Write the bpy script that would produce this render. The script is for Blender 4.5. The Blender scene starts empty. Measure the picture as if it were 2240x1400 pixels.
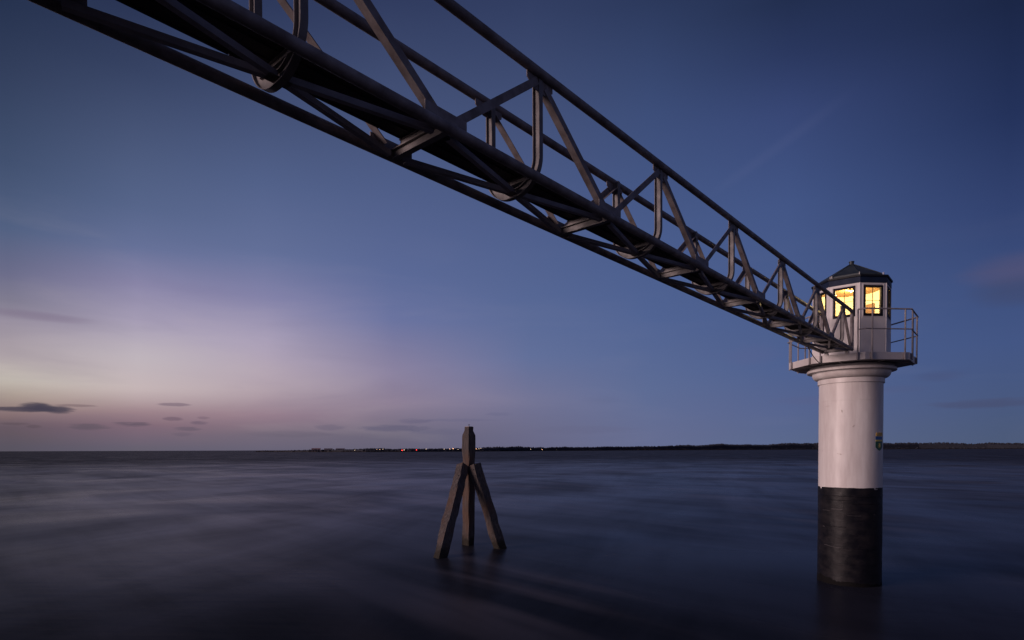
import bpy, bmesh, math, random
from math import sin, cos, pi, radians as R, atan2, asin
from mathutils import Vector, Matrix, noise
random.seed(7)
C = bpy.context.scene.collection
SC = bpy.context.scene

# ------------------------------------------------------------------ camera
W = 0.85                                  # metre per calibration unit (bridge width)
CAMZ = 4.55
FPX, PITCH, ROLL, CY = 1297.43, -0.0212, -0.0034, 1010.85   # at 2240 x 1400
fw = Vector((0, cos(PITCH), sin(PITCH))); up0 = Vector((0, -sin(PITCH), cos(PITCH))); rt0 = Vector((1, 0, 0))
rt = cos(ROLL)*rt0 + sin(ROLL)*up0
up = -sin(ROLL)*rt0 + cos(ROLL)*up0
CAM = Vector((0, 0, CAMZ))
cd = bpy.data.cameras.new('camera'); cam = bpy.data.objects.new('camera', cd); C.objects.link(cam)
m = Matrix.Identity(4)
for i in range(3):
    m[i][0] = rt[i]; m[i][1] = up[i]; m[i][2] = -fw[i]; m[i][3] = CAM[i]
cam.matrix_world = m
cd.sensor_width = 36; cd.sensor_fit = 'HORIZONTAL'; cd.lens = FPX/2240*36
cd.shift_y = (CY-700)/2240; cd.clip_start = 0.05; cd.clip_end = 90000
SC.camera = cam

def ray(x, y):
    return (fw + rt*((x-1120)/FPX) - up*((y-CY)/FPX)).normalized()
def at_water(x, y):
    d = ray(x, y); return CAM + d*(-CAMZ/d.z)
def at_depth(x, y, Y):
    d = ray(x, y); return CAM + d*(Y/d.y)

# ------------------------------------------------------------------ node helpers
def lin(c):
    return tuple(((v/255)/12.92 if v/255 <= .04045 else ((v/255+.055)/1.055)**2.4) for v in c)
class NT:
    def __init__(s, tree): s.t = tree; s.n = tree.nodes; s.l = tree.links
    def new(s, kind, **kw):
        n = s.n.new(kind)
        for k, v in kw.items(): setattr(n, k, v)
        return n
    def set(s, n, i, v):
        if isinstance(v, bpy.types.NodeSocket): s.l.new(v, n.inputs[i])
        else: n.inputs[i].default_value = v
    def math(s, op, a, b=None, c=None, clamp=False):
        n = s.new('ShaderNodeMath', operation=op, use_clamp=clamp); s.set(n, 0, a)
        if b is not None: s.set(n, 1, b)
        if c is not None: s.set(n, 2, c)
        return n.outputs[0]
    def mrange(s, v, a, b, c, d, smooth=False):
        n = s.new('ShaderNodeMapRange'); n.interpolation_type = 'SMOOTHSTEP' if smooth else 'LINEAR'
        for i, x in enumerate((v, a, b, c, d)): s.set(n, i, x)
        return n.outputs[0]
    def mix(s, f, a, b, blend='MIX'):
        n = s.new('ShaderNodeMix', data_type='RGBA', blend_type=blend)
        s.set(n, 0, f)
        s.set(n, 6, a if isinstance(a, bpy.types.NodeSocket) else (*a[:3], 1)); s.set(n, 7, b if isinstance(b, bpy.types.NodeSocket) else (*b[:3], 1))
        return n.outputs[2]
    def noise(s, vec, scale, detail=4, rough=.55, dist=0):
        n = s.new('ShaderNodeTexNoise'); s.set(n, 'Vector', vec)
        n.inputs['Scale'].default_value = scale; n.inputs['Detail'].default_value = detail
        n.inputs['Roughness'].default_value = rough; n.inputs['Distortion'].default_value = dist
        return n.outputs[0]
    def mapping(s, vec, scale=(1, 1, 1), rot=(0, 0, 0), loc=(0, 0, 0)):
        n = s.new('ShaderNodeMapping'); s.set(n, 0, vec)
        n.inputs[1].default_value = loc; n.inputs[2].default_value = rot; n.inputs[3].default_value = scale
        return n.outputs[0]

# ------------------------------------------------------------------ sky (dusk colours by azimuth and elevation)
world = bpy.data.worlds.new('World'); SC.world = world; world.use_nodes = True
T = NT(world.node_tree); T.n.clear()
tc = T.new('ShaderNodeTexCoord')
nv = T.new('ShaderNodeVectorMath', operation='NORMALIZE'); T.l.new(tc.outputs['Generated'], nv.inputs[0])
sep = T.new('ShaderNodeSeparateXYZ'); T.l.new(nv.outputs[0], sep.inputs[0])
AZ = T.math('ARCTAN2', sep.outputs[0], sep.outputs[1])
EL = T.math('ARCSINE', sep.outputs[2])
def azel(x, y):
    d = ray(x, y); return atan2(d.x, d.y), asin(d.z)
cols = [
 (20, [(0,(38,50,78)),(150,(50,62,91)),(350,(65,80,111)),(500,(82,97,130)),(600,(108,109,138)),(660,(130,126,145)),(700,(153,144,160)),(780,(178,166,170)),(830,(197,188,178)),(865,(172,156,146)),(905,(140,116,115)),(930,(104,88,95)),(980,(88,83,94))]),
 (300, [(0,(41,51,82)),(150,(54,66,98)),(350,(77,91,126)),(450,(86,101,138)),(540,(102,113,152)),(620,(138,134,168)),(700,(166,157,181)),(780,(190,180,188)),(850,(197,181,182)),(900,(160,134,140)),(930,(134,108,119)),(982,(101,96,110))]),
 (580, [(0,(45,56,90)),(230,(66,79,115)),(400,(82,97,137)),(550,(99,112,153)),(650,(132,131,169)),(750,(173,162,185)),(850,(180,163,173)),(910,(148,124,138)),(950,(117,106,121)),(985,(104,99,117))]),
 (860, [(0,(49,60,95)),(200,(66,79,116)),(400,(78,93,135)),(600,(92,106,151)),(700,(107,116,160)),(800,(139,132,163)),(880,(143,129,150)),(950,(108,102,121)),(985,(101,97,117))]),
 (1160, [(0,(50,62,98)),(250,(67,81,120)),(500,(79,95,140)),(650,(86,103,148)),(780,(98,112,154)),(870,(114,116,149)),(940,(108,108,137)),(982,(103,103,132))]),
 (1420, [(0,(44,57,92)),(250,(61,78,121)),(550,(75,94,141)),(700,(81,100,147)),(850,(93,108,149)),(950,(101,109,145)),(980,(101,109,144))]),
 (1720, [(0,(34,46,78)),(120,(43,56,95)),(250,(56,71,117)),(450,(67,86,134)),(800,(78,97,143)),(900,(87,101,143)),(965,(90,104,140)),(980,(90,103,139))]),
 (2200, [(0,(27,38,69)),(250,(36,50,90)),(450,(50,66,111)),(600,(60,78,124)),(750,(67,86,132)),(850,(71,88,128)),(960,(76,90,121)),(980,(76,90,120))]),
]
ELMAX = R(90)
def ramp(stops):
    n = T.new('ShaderNodeValToRGB'); T.set(n, 0, T.math('DIVIDE', EL, ELMAX, clamp=True))
    cr = n.color_ramp; cr.interpolation = 'LINEAR'
    e = cr.elements
    while len(e) > 1: e.remove(e[0])
    e[0].position = stops[0][0]; e[0].color = (*stops[0][1], 1)
    for p, c in stops[1:]:
        k = e.new(min(p, 1)); k.color = (*c, 1)
    return n.outputs[0]
zen = lin((38, 48, 80))
prev = None; paz = None
for x, rows in cols:
    st = []
    for y, c in reversed(rows):
        a, el = azel(x, y); st.append((max(0, el)/ELMAX, lin(c)))
    st.append((0.72, zen))
    az0 = azel(x, 700)[0]
    r = ramp(st)
    if prev is None: prev = r
    else: prev = T.mix(T.mrange(AZ, paz, az0, 0, 1), prev, r)
    paz = az0
back = ramp([(0, lin((104, 99, 118))), (.1, lin((92, 92, 118))), (.3, lin((62, 70, 102))), (.72, zen)])
prev = T.mix(T.mrange(AZ, R(42), R(110), 0, 1, True), prev, back)
prev = T.mix(T.mrange(AZ, R(-55), R(-120), 0, 1, True), prev, back)
# long dusk clouds near the horizon and soft veils
av = T.new('ShaderNodeCombineXYZ'); T.l.new(AZ, av.inputs[0]); T.l.new(EL, av.inputs[1])
nz = T.noise(T.mapping(av.outputs[0], (34, 260, 1)), 1.0, 5, .68, .5)
nz2 = T.noise(T.mapping(av.outputs[0], (3.2, 16, 1), loc=(3, 1, 0)), 1.0, 4, .55, .4)
veil = T.mrange(nz2, .35, .7, -1, 1)
veilband = T.mrange(EL, R(24), R(3), 0, 1, True)
leftband = T.mrange(AZ, R(8), R(-30), .15, 1, True)
vf = T.math('MULTIPLY', T.math('MULTIPLY', veil, veilband), leftband)
prev = T.mix(T.math('MULTIPLY', T.math('MAXIMUM', vf, 0.0), .13), prev, lin((205, 190, 190)))
prev = T.mix(T.math('MULTIPLY', T.math('MAXIMUM', T.math('MULTIPLY', vf, -1), 0.0), .16), prev, lin((95, 90, 120)))
clouds = [  # x, y, half width, half height, strength, colour, tilt(px per px)
 (45, 895.5, 74, 5, .88, (72,66,80)), (78, 890, 36, 9, .92, (70,65,80)), (128, 896.5, 34, 7.5, .9, (70,65,80)), (98, 892, 26, 7, .85, (70,65,80)),
 (163, 887, 44, 2.6, .5, (110,92,98)), (380, 885, 34, 3.4, .6, (112,96,112)), (290, 928, 38, 4.4, .62, (86,78,92)),
 (378, 916, 22, 4, .6, (104,86,102)), (444, 914, 14, 3, .45, (110,92,108)), (436, 925, 18, 4, .55, (100,86,104)),
 (196, 934, 42, 6, .5, (84,78,90)), (408, 938, 30, 4.4, .5, (92,84,100)), (74, 933, 16, 3.5, .4, (84,72,80)),
 (30, 927, 32, 3, .4, (84,72,80)), (398, 950, 22, 4, .3, (94,86,102)), (722, 935, 32, 5.5, .4, (98,92,114)),
 (862, 937, 70, 6.5, .55, (90,88,114)), (908, 921, 34, 5, .45, (96,92,120)), (1005, 919, 80, 3, .22, (90,92,124)),
 (1092, 906, 30, 3.5, .25, (92,94,126)), (960, 945, 60, 6, .25, (92,92,120)), (1318, 876, 55, 12, .16, (78,84,118)), 
 (70, 690, 135, 11, .42, (118,102,128)), (2150, 885, 110, 10, .25, (60,70,104)), (1765, 876, 90, 10, .2, (92,92,130)),
 (2235, 585, 150, 42, .55, (92,84,112)), (2225, 635, 130, 36, .5, (66,70,98)), (2055, 823, 70, 14, .35, (74,78,112)), (2160, 882, 150, 9, .38, (74,76,106)), (1960, 852, 80, 10, .25, (84,86,120)), (1650, 778, 70, 26, .16, (98,96,140)),
 (2060, 820, 90, 14, .16, (62,72,112)), (1280, 940, 110, 8, .2, (98,98,128)), (640, 950, 90, 6, .25, (96,90,108)),
]
for cl in clouds:
    x, y, hw, hh, stg, col = cl[:6]
    soft = 1 if hh < 10 else 2
    if hh < 10: hw *= 1.12; hh *= 1.25
    a0, e0 = azel(x, y); a1 = azel(x+hw, y)[0]; e1 = azel(x, y-hh)[1]
    sb = T.new('ShaderNodeVectorMath', operation='SUBTRACT'); T.l.new(av.outputs[0], sb.inputs[0]); sb.inputs[1].default_value = (a0, e0, 0)
    ml = T.new('ShaderNodeVectorMath', operation='MULTIPLY'); T.l.new(sb.outputs[0], ml.inputs[0]); ml.inputs[1].default_value = (1/(a1-a0), 1/(e1-e0), 0)
    dt = T.new('ShaderNodeVectorMath', operation='DOT_PRODUCT'); T.l.new(ml.outputs[0], dt.inputs[0]); T.l.new(ml.outputs[0], dt.inputs[1])
    q = T.math('ADD', dt.outputs['Value'], T.math('MULTIPLY', T.math('SUBTRACT', nz if soft == 1 else nz2, .5), (1.5 if stg > .8 else 2.4) if soft == 1 else 2.4))
    mk = T.mrange(q, 1.25, .1 if soft == 1 else -.6, 0, stg, True)
    prev = T.mix(mk, prev, lin(col))
# faint old vapour trail
p1, p2 = azel(1530, 440), azel(1900, 170)
dx, dy = p2[0]-p1[0], p2[1]-p1[1]; L = math.hypot(dx, dy); nx, ny = -dy/L, dx/L
dist = T.math('ADD', T.math('MULTIPLY', T.math('SUBTRACT', AZ, p1[0]), nx), T.math('MULTIPLY', T.math('SUBTRACT', EL, p1[1]), ny))
along = T.math('ADD', T.math('MULTIPLY', T.math('SUBTRACT', AZ, p1[0]), dx/L/L), T.math('MULTIPLY', T.math('SUBTRACT', EL, p1[1]), dy/L/L))
tm = T.math('MULTIPLY', T.mrange(T.math('ABSOLUTE', dist), .012, 0, 0, .045, True), T.math('MULTIPLY', T.mrange(along, 0, .3, 0, 1, True), T.mrange(along, 1, .6, 0, 1, True)))
prev = T.mix(tm, prev, lin((120, 125, 165)))
bg = T.new('ShaderNodeBackground'); T.l.new(prev, bg.inputs[0]); bg.inputs[1].default_value = 1.0
wo = T.new('ShaderNodeOutputWorld'); T.l.new(bg.outputs[0], wo.inputs[0])

# ------------------------------------------------------------------ soft low afterglow light from behind left
sd = bpy.data.lights.new('sun', 'SUN'); so = bpy.data.objects.new('sun', sd); C.objects.link(so)
sd.energy = 2.6; sd.angle = R(30); sd.color = (1.0, 0.74, 0.70)
SUN_AZ, SUN_EL = R(249), R(9)
sdir = Vector((sin(SUN_AZ)*cos(SUN_EL), cos(SUN_AZ)*cos(SUN_EL), sin(SUN_EL)))
so.rotation_euler = sdir.to_track_quat('Z', 'Y').to_euler()

SC.view_settings.view_transform = 'Standard'; SC.view_settings.look = 'None'
SC.view_settings.exposure = 0; SC.view_settings.gamma = 1; SC.view_settings.use_curve_mapping = False

# ------------------------------------------------------------------ materials
def material(name, col, rough=.5, col2=None, nscale=4, stretch=(1, 1, 1), metal=0, bump=0, bscale=20, spec=.5, contrast=(.35, .65)):
    mt = bpy.data.materials.new(name); mt.use_nodes = True
    t = NT(mt.node_tree); b = t.n['Principled BSDF']
    b.inputs['Roughness'].default_value = rough; b.inputs['Metallic'].default_value = metal
    b.inputs['Specular IOR Level'].default_value = spec
    tcn = t.new('ShaderNodeTexCoord'); oc = tcn.outputs['Object']
    if col2:
        nn = t.noise(t.mapping(oc, stretch), nscale, 6, .6)
        f = t.mrange(nn, contrast[0], contrast[1], 0, 1)
        t.set(b, 'Base Color', t.mix(f, col, col2))
        t.set(b, 'Roughness', t.mrange(nn, .3, .7, rough*.8, min(1, rough*1.25)))
    else: b.inputs['Base Color'].default_value = (*col, 1)
    if bump:
        bn = t.new('ShaderNodeBump'); bn.inputs['Strength'].default_value = bump; bn.inputs['Distance'].default_value = .01
        t.set(bn, 'Height', t.noise(t.mapping(oc, stretch), bscale, 5, .6)); t.l.new(bn.outputs[0], b.inputs['Normal'])
    return mt
M = {}
M['steel'] = material('grey_painted_steel', (.28, .25, .262), .52, (.15, .125, .128), 5, (1, 1, 1), 0, .25, 30, spec=.3)
M['steel_pale'] = material('light_grey_painted_steel', (.18, .162, .167), .5, (.125, .113, .117), 5, (1, 1, 1), 0, .2, 30)
M['brace'] = material('light_lifted_brace', (.36, .33, .36), .5, (.27, .25, .28), 5)  # bridge steel lightened to stand in for light on the underside
M['deck'] = material('dark_deck', (.035, .032, .036), .7, (.055, .050, .054), 6)
M['white'] = material('white_painted_steel', (.74, .70, .68), .42, (.58, .525, .51), 1.5, (2.2, 2.2, .35), 0, .06, 6)
M['white2'] = material('white_painted_timber', (.70, .66, .65), .5, (.64, .60, .59), 2.0, (1, 1, .4), 0, .05, 10)
M['floor'] = material('gallery_steel', (.62, .58, .57), .5, (.52, .48, .47), 2.5, (1, 1, 1), 0, .1, 9)
M['soffit'] = material('gallery_soffit_paint', (.30, .28, .29), .6, (.24, .22, .23), 3)
M['black'] = material('black_tar_coating', (.005, .0048, .008), .46, (.016, .0135, .016), 2.2, (1, 1, 2.0), 0, .5, 5, spec=.22, contrast=(.42, .72))
M['wetblack'] = material('wet_black_coating', (.004, .004, .005), .7, (.008, .007, .007), 3, bump=.3, bscale=6, spec=.1)
M['rustm'] = material('faint_rust', (.42, .33, .30), .7)
M['scrape'] = material('bare_scraped_metal', (.085, .075, .078), .6)
M['navy'] = material('navy_fascia_paint', (.012, .022, .052), .5, (.010, .017, .040), 3, spec=.12)
M['gutter'] = material('black_gutter', (.009, .010, .014), .5, spec=.2)
M['frame'] = material('dark_window_paint', (.010, .009, .016), .6, spec=.1)
M['copper'] = material('patinated_copper', (.020, .027, .033), .5, (.052, .066, .074), 3.2, (1, 1, 2.5), .25, .3, 12, contrast=(.38, .68))
M['cream'] = material('cream_interior_paint', (.76, .73, .60), .7)
M['rail'] = material('grey_rail_paint', (.30, .27, .28), .5, (.22, .20, .21), 5)
M['plank'] = material('warm_pine', (.30, .16, .07), .55, (.46, .27, .12), 4, (12, 1, 1))
M['wood'] = material('weathered_timber', (.055, .040, .034), .85, (.27, .195, .155), 3.6, (4.5, 4.5, .55), 0, 1.0, 14, spec=.15, contrast=(.36, .68))
M['wood'] = material('weathered_timber', (.034, .030, .033), .85, (.142, .120, .114), 3.0, (4.5, 4.5, .5), 0, 1.0, 14, spec=.15, contrast=(.30, .72))
def wet_line(mt):
    t = NT(mt.node_tree); b = t.n['Principled BSDF']; lk = b.inputs['Base Color'].links[0].from_socket
    oc = t.new('ShaderNodeTexCoord').outputs['Object']; sp = t.new('ShaderNodeSeparateXYZ'); t.l.new(oc, sp.inputs[0])
    n1 = t.noise(oc, 5, 4); f = t.mrange(t.math('ADD', sp.outputs[2], t.math('MULTIPLY', t.math('SUBTRACT', n1, .5), .5)), .18, .62, 1, 0, True)
    rust = t.mrange(t.noise(t.mapping(oc, (1, 1, .5), loc=(4, 2, 1)), 1.4, 3), .50, .68, 0, .55)
    c1 = t.mix(rust, lk, (.115, .062, .038))
    t.set(b, 'Base Color', t.mix(f, c1, (.030, .026, .021)))
wet_line(M['wood'])
M['woodwet'] = material('wet_timber', (.022, .018, .015), .6, (.04, .032, .025), 4, (3, 3, .7), 0, .8, 14)
M['woodtop'] = material('bleached_timber_top', (.30, .24, .21), .8, (.42, .35, .31), 6)
M['cable'] = material('black_cable', (.02, .02, .02), .5)
M['iron'] = material('dark_iron', (.03, .03, .03), .5)
M['gold'] = material('gold_paint', (.62, .38, .07), .45)
M['blue'] = material('blue_paint', (.02, .12, .34), .45)
M['yellow'] = material('yellow_paint', (.80, .62, .12), .45)
M['green'] = material('green_paint', (.012, .11, .06), .45)
M['tree'] = material('distant_foliage', (.060, .062, .078), .95, (.052, .055, .068), .02, spec=.0)  # blue cast mixed into the foliage colour stands in for haze
M['reed'] = material('reed_bank', (.045, .038, .036), .95, (.032, .028, .028), .01, spec=.0)
M['shed'] = material('shed_wall', (.20, .16, .17), .8)
M['shedroof'] = material('shed_roof', (.35, .20, .19), .7)
M['brown'] = material('brown_cupboard', (.20, .11, .06), .6)

def glass():
    mt = bpy.data.materials.new('window_glass'); mt.use_nodes = True; t = NT(mt.node_tree); t.n.clear()
    o = t.new('ShaderNodeOutputMaterial'); g = t.new('ShaderNodeBsdfGlossy'); g.inputs['Roughness'].default_value = .03
    tr = t.new('ShaderNodeBsdfTransparent'); tr.inputs[0].default_value = (.93, .94, .92, 1)
    lw = t.new('ShaderNodeLayerWeight'); lw.inputs[0].default_value = .5
    ff = t.math('ADD', t.math('MULTIPLY', t.math('POWER', lw.outputs['Facing'], 5.0), .5), .03)
    mx = t.new('ShaderNodeMixShader'); t.l.new(ff, mx.inputs[0]); t.l.new(tr.outputs[0], mx.inputs[1]); t.l.new(g.outputs[0], mx.inputs[2])
    t.l.new(mx.outputs[0], o.inputs[0]); return mt
M['glass'] = glass()
def emit(name, col, s):
    mt = bpy.data.materials.new(name); mt.use_nodes = True; t = NT(mt.node_tree); t.n.clear()
    o = t.new('ShaderNodeOutputMaterial'); e = t.new('ShaderNodeEmission'); e.inputs[0].default_value = (*col, 1); e.inputs[1].default_value = s
    t.l.new(e.outputs[0], o.inputs[0]); return mt
M['lamp_warm'] = emit('warm_lamp', (1, .50, .26), 9)
M['lamp_red'] = emit('red_lamp', (1, .035, .03), 12)
M['lamp_pale'] = emit('pale_lamp', (1, .72, .48), 6)

def water_mat():
    mt = bpy.data.materials.new('sea_water'); mt.use_nodes = True; t = NT(mt.node_tree); t.n.clear()
    g = t.new('ShaderNodeNewGeometry'); P = g.outputs['Position']
    def st(rot, a, b, det=4, ro=.55, dist=.3, off=0):
        return t.noise(t.mapping(t.mapping(P, rot=(0, 0, R(rot)), loc=(off, off, 0)), (a, b, 1)), 1, det, ro, dist)
    big = st(52, .022, .085, 3, .5, .6)          # current streaks
    mid = st(48, .05, .42, 4, .55, .5, 7)
    lee = st(30, .045, .060, 3, .5, .8, 31)      # calm and ruffled patches
    rip = st(4, .35, 1.9, 4, .55, .2)
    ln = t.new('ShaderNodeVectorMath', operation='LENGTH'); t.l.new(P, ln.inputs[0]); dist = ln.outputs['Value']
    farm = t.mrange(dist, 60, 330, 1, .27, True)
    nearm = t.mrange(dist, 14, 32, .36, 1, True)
    blot = st(-74, .030, .115, 5, .6, .9, 57)
    wn = st(50, .022, .20, 3, .5, .35, 83); wm = st(40, .05, .05, 2, .5, 0, 15)
    wisp = t.math('MULTIPLY', t.mrange(t.math('ABSOLUTE', t.math('SUBTRACT', wn, .5)), .085, 0, 0, 1, True), t.mrange(wm, .42, .66, 0, 1, True))
    sm = t.math('ADD', t.math('ADD', t.math('MULTIPLY', big, .9), t.math('MULTIPLY', mid, .55)), t.math('ADD', t.math('MULTIPLY', lee, .9), t.math('MULTIPLY', t.math('SUBTRACT', blot, .5), 1.25)))
    pat = t.mrange(sm, .80, 1.50, .66, 1.26)
    k = t.math('MULTIPLY', t.math('MULTIPLY', farm, nearm), t.math('MULTIPLY', pat, .405))  # reflection strength dimmed by hand near and far to darken the water
    bn = t.new('ShaderNodeBump'); bn.inputs['Strength'].default_value = .35; bn.inputs['Distance'].default_value = .10
    t.set(bn, 'Height', t.math('ADD', t.math('MULTIPLY', rip, .5), mid))
    fr = t.new('ShaderNodeFresnel'); fr.inputs[0].default_value = 1.33
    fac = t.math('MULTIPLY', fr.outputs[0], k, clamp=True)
    gl = t.new('ShaderNodeBsdfGlossy'); gl.inputs['Color'].default_value = (.96, .96, 1, 1); t.set(gl, 'Roughness', t.mrange(lee, .35, .65, .36, .25)); t.l.new(bn.outputs[0], gl.inputs['Normal'])
    df = t.new('ShaderNodeBsdfDiffuse'); t.set(df, 'Color', t.mix(t.math('MULTIPLY', wisp, .36), t.mix(t.mrange(sm, .95, 1.4, 0, 1), (.010, .010, .013), (.026, .027, .038)), (.17, .15, .165)))
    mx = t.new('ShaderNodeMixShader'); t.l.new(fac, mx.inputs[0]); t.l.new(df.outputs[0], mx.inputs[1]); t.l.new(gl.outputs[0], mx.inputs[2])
    o = t.new('ShaderNodeOutputMaterial'); t.l.new(mx.outputs[0], o.inputs[0])
    return mt
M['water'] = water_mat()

# ------------------------------------------------------------------ mesh helpers
class MB:
    def __init__(s): s.v = []; s.f = []; s.sm = []
    def add(s, vs, fs, smooth=False):
        o = len(s.v); s.v += [tuple(v) for v in vs]; s.f += [tuple(i+o for i in f) for f in fs]; s.sm += [smooth]*len(fs)
    def box(s, c, sx, sy, sz, rot=None):
        vs = []
        for x in (-.5, .5):
            for y in (-.5, .5):
                for z in (-.5, .5):
                    v = Vector((x*sx, y*sy, z*sz)); v = (rot @ v) if rot else v
                    vs.append(v+Vector(c))
        s.add(vs, [(0, 1, 3, 2), (4, 6, 7, 5), (0, 4, 5, 1), (2, 3, 7, 6), (0, 2, 6, 4), (1, 5, 7, 3)])
    def sweep(s, path, prof, nrm, closed_prof=True, smooth=False, caps=True):
        """sweep a closed 2D profile (a along side, b along nrm) along a path; nrm: vector kept as 'b' axis or list per point"""
        n = len(path); k = len(prof); vs = []
        path = [Vector(p) for p in path]
        for i, p in enumerate(path):
            t = (path[min(i+1, n-1)]-path[max(i-1, 0)]).normalized()
            nn = Vector(nrm[i] if isinstance(nrm, list) else nrm); nn = (nn - t*nn.dot(t)).normalized()
            sd_ = t.cross(nn)
            for a, b in prof: vs.append(p + sd_*a + nn*b)
        fs = []
        for i in range(n-1):
            for j in range(k):
                fs.append((i*k+j, i*k+(j+1) % k, (i+1)*k+(j+1) % k, (i+1)*k+j))
        s.add(vs, fs, smooth)
        if caps:
            s.add([vs[j] for j in range(k)], [tuple(range(k))[::-1]]); s.add([vs[(n-1)*k+j] for j in range(k)], [tuple(range(k))])
    def tube(s, path, r, seg=12, caps=True):
        path = [Vector(p) for p in path]
        d = (path[-1]-path[0]).normalized(); ref = Vector((0, 0, 1)) if abs(d.z) < .9 else Vector((1, 0, 0))
        prof = [(r*cos(2*pi*i/seg), r*sin(2*pi*i/seg)) for i in range(seg)]
        n = len(path); k = seg; vs = []; nn = ref
        for i, p in enumerate(path):
            t = (path[min(i+1, n-1)]-path[max(i-1, 0)]).normalized()
            nn = (nn - t*nn.dot(t)).normalized(); sd_ = t.cross(nn)
            for a, b in prof: vs.append(p+sd_*a+nn*b)
        fs = [(i*k+j, i*k+(j+1) % k, (i+1)*k+(j+1) % k, (i+1)*k+j) for i in range(n-1) for j in range(k)]
        s.add(vs, fs, True)
        if caps:
            s.add([vs[j] for j in range(k)], [tuple(range(k))[::-1]]); s.add([vs[(n-1)*k+j] for j in range(k)], [tuple(range(k))])
    def lathe(s, prof, seg=96, smooth=True, a0=0, close=True):
        vs = []; n = len(prof)
        for i in range(seg):
            a = a0+2*pi*i/seg
            for r, z in prof: vs.append((r*cos(a), r*sin(a), z))
        fs = [(i*n+j, ((i+1) % seg)*n+j, ((i+1) % seg)*n+j+1, i*n+j+1) for i in range(seg) for j in range(n-1)]
        s.add(vs, fs, smooth)
    def prism(s, pts, thick_vec):
        pts = [Vector(p) for p in pts]; tv = Vector(thick_vec); n = len(pts)
        vs = pts+[p+tv for p in pts]
        s.add(vs, [tuple(range(n))[::-1], tuple(range(n, 2*n))]+[(i, (i+1) % n, n+(i+1) % n, n+i) for i in range(n)])
    def mesh(s, name, mat):
        me = bpy.data.meshes.new(name); me.from_pydata(s.v, [], s.f); me.materials.append(mat)
        bm = bmesh.new(); bm.from_mesh(me)
        for f, q in zip(bm.faces, s.sm): f.smooth = q
        bmesh.ops.recalc_face_normals(bm, faces=bm.faces)
        bm.to_mesh(me); bm.free(); return me
    def build(s, name, mat, parent=None, loc=None):
        return link(name, s.mesh(name, mat), parent, loc)
def link(name, me, parent=None, loc=None, rz=None):
    o = bpy.data.objects.new(name, me); C.objects.link(o)
    if parent: o.parent = parent
    if loc is not None: o.location = loc
    if rz is not None: o.rotation_euler.z = rz
    return o
def smooth_edges(me, ang=35):
    pass
def tag(o, label=None, cat=None, group=None, kind=None):
    for k, v in (('label', label), ('category', cat), ('group', group), ('kind', kind)):
        if v: o[k] = v
    return o
def empty(name, loc=(0, 0, 0)):
    o = bpy.data.objects.new(name, None); C.objects.link(o); o.location = loc; o.empty_display_size = .3; return o
def copy_tree(o, parent=None):
    c = o.copy(); C.objects.link(c); c.parent = parent
    for ch in list(o.children): copy_tree(ch, c)
    return c

# ------------------------------------------------------------------ water sheet
wb = MB(); rings = [0, 12, 30, 60, 120, 300, 800, 2000, 6000, 15000, 40000]; seg = 64
vs = [(0, 0, 0)]; fs = []
for r_ in rings[1:]:
    for i in range(seg): vs.append((r_*cos(2*pi*i/seg), r_*sin(2*pi*i/seg), 0))
for i in range(seg): fs.append((0, 1+i, 1+(i+1) % seg))
for k in range(len(rings)-2):
    for i in range(seg): a = 1+k*seg; fs.append((a+i, a+seg+i, a+seg+(i+1) % seg, a+(i+1) % seg))
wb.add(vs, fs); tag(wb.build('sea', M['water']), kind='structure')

# ------------------------------------------------------------------ far shore
def shore_pt(x, D):  # point on the water at horizontal distance D seen at pixel column x
    d = ray(x, 985); a = atan2(d.x, d.y); return Vector((D*sin(a), D*cos(a), 0))
# outline: x px, shore distance, tree top height in px above horizon-ish
prof = [(560, 2300, .5), (600, 2100, 1.0), (640, 1900, 1.6), (680, 1800, 3), (720, 1700, 3.5), (760, 1650, 4), (800, 1600, 6), (820, 1600, 6), (860, 1600, 4.5),
        (900, 1600, 5.5), (960, 1650, 5), (1030, 1700, 6), (1090, 1750, 8), (1130, 1800, 9), (1180, 1900, 7.5), (1240, 2000, 8.5), (1300, 2000, 8.5), (1380, 2050, 9.5),
        (1430, 2050, 9.5), (1500, 2100, 11), (1580, 2150, 12.5), (1640, 2200, 11), (1700, 2250, 12.5), (1780, 2300, 13.5), (1850, 2300, 13),
        (1930, 2350, 12), (2010, 2400, 12.5), (2060, 2400, 12.5), (2080, 2400, 10.5), (2160, 2450, 10.5), (2240, 2500, 9.5), (2320, 2500, 9.0), (2500, 2600, 8)]
prof = [(x, D*(.86 if x < 1100 else .86+.62*min(1, (x-1100)/1000)**.8), h) for x, D, h in prof]
def interp(x, k):
    for a, b in zip(prof, prof[1:]):
        if a[0] <= x <= b[0]:
            t = (x-a[0])/(b[0]-a[0]); return a[k]*(1-t)+b[k]*t
    return prof[-1][k]
# land sheet
lb = MB(); vs = []; fs = []
xs = list(range(560, 2501, 20))
for i, x in enumerate(xs):
    D = interp(x, 1); j = 18*noise.noise((x*.013, 3, 0))
    d = shore_pt(x, 1.0)
    vs += [d*(D+j), d*(D+j)+Vector((0, 0, .9)), d*(D+60)+Vector((0, 0, 2.2)), d*(D+1500)+Vector((0, 0, 2.5))]
for i in range(len(xs)-1):
    for k in range(3): a = i*4+k; fs.append((a, a+4, a+5, a+1))
lb.add(vs, fs); tag(lb.build('far_shore', M['reed']), kind='structure')
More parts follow.
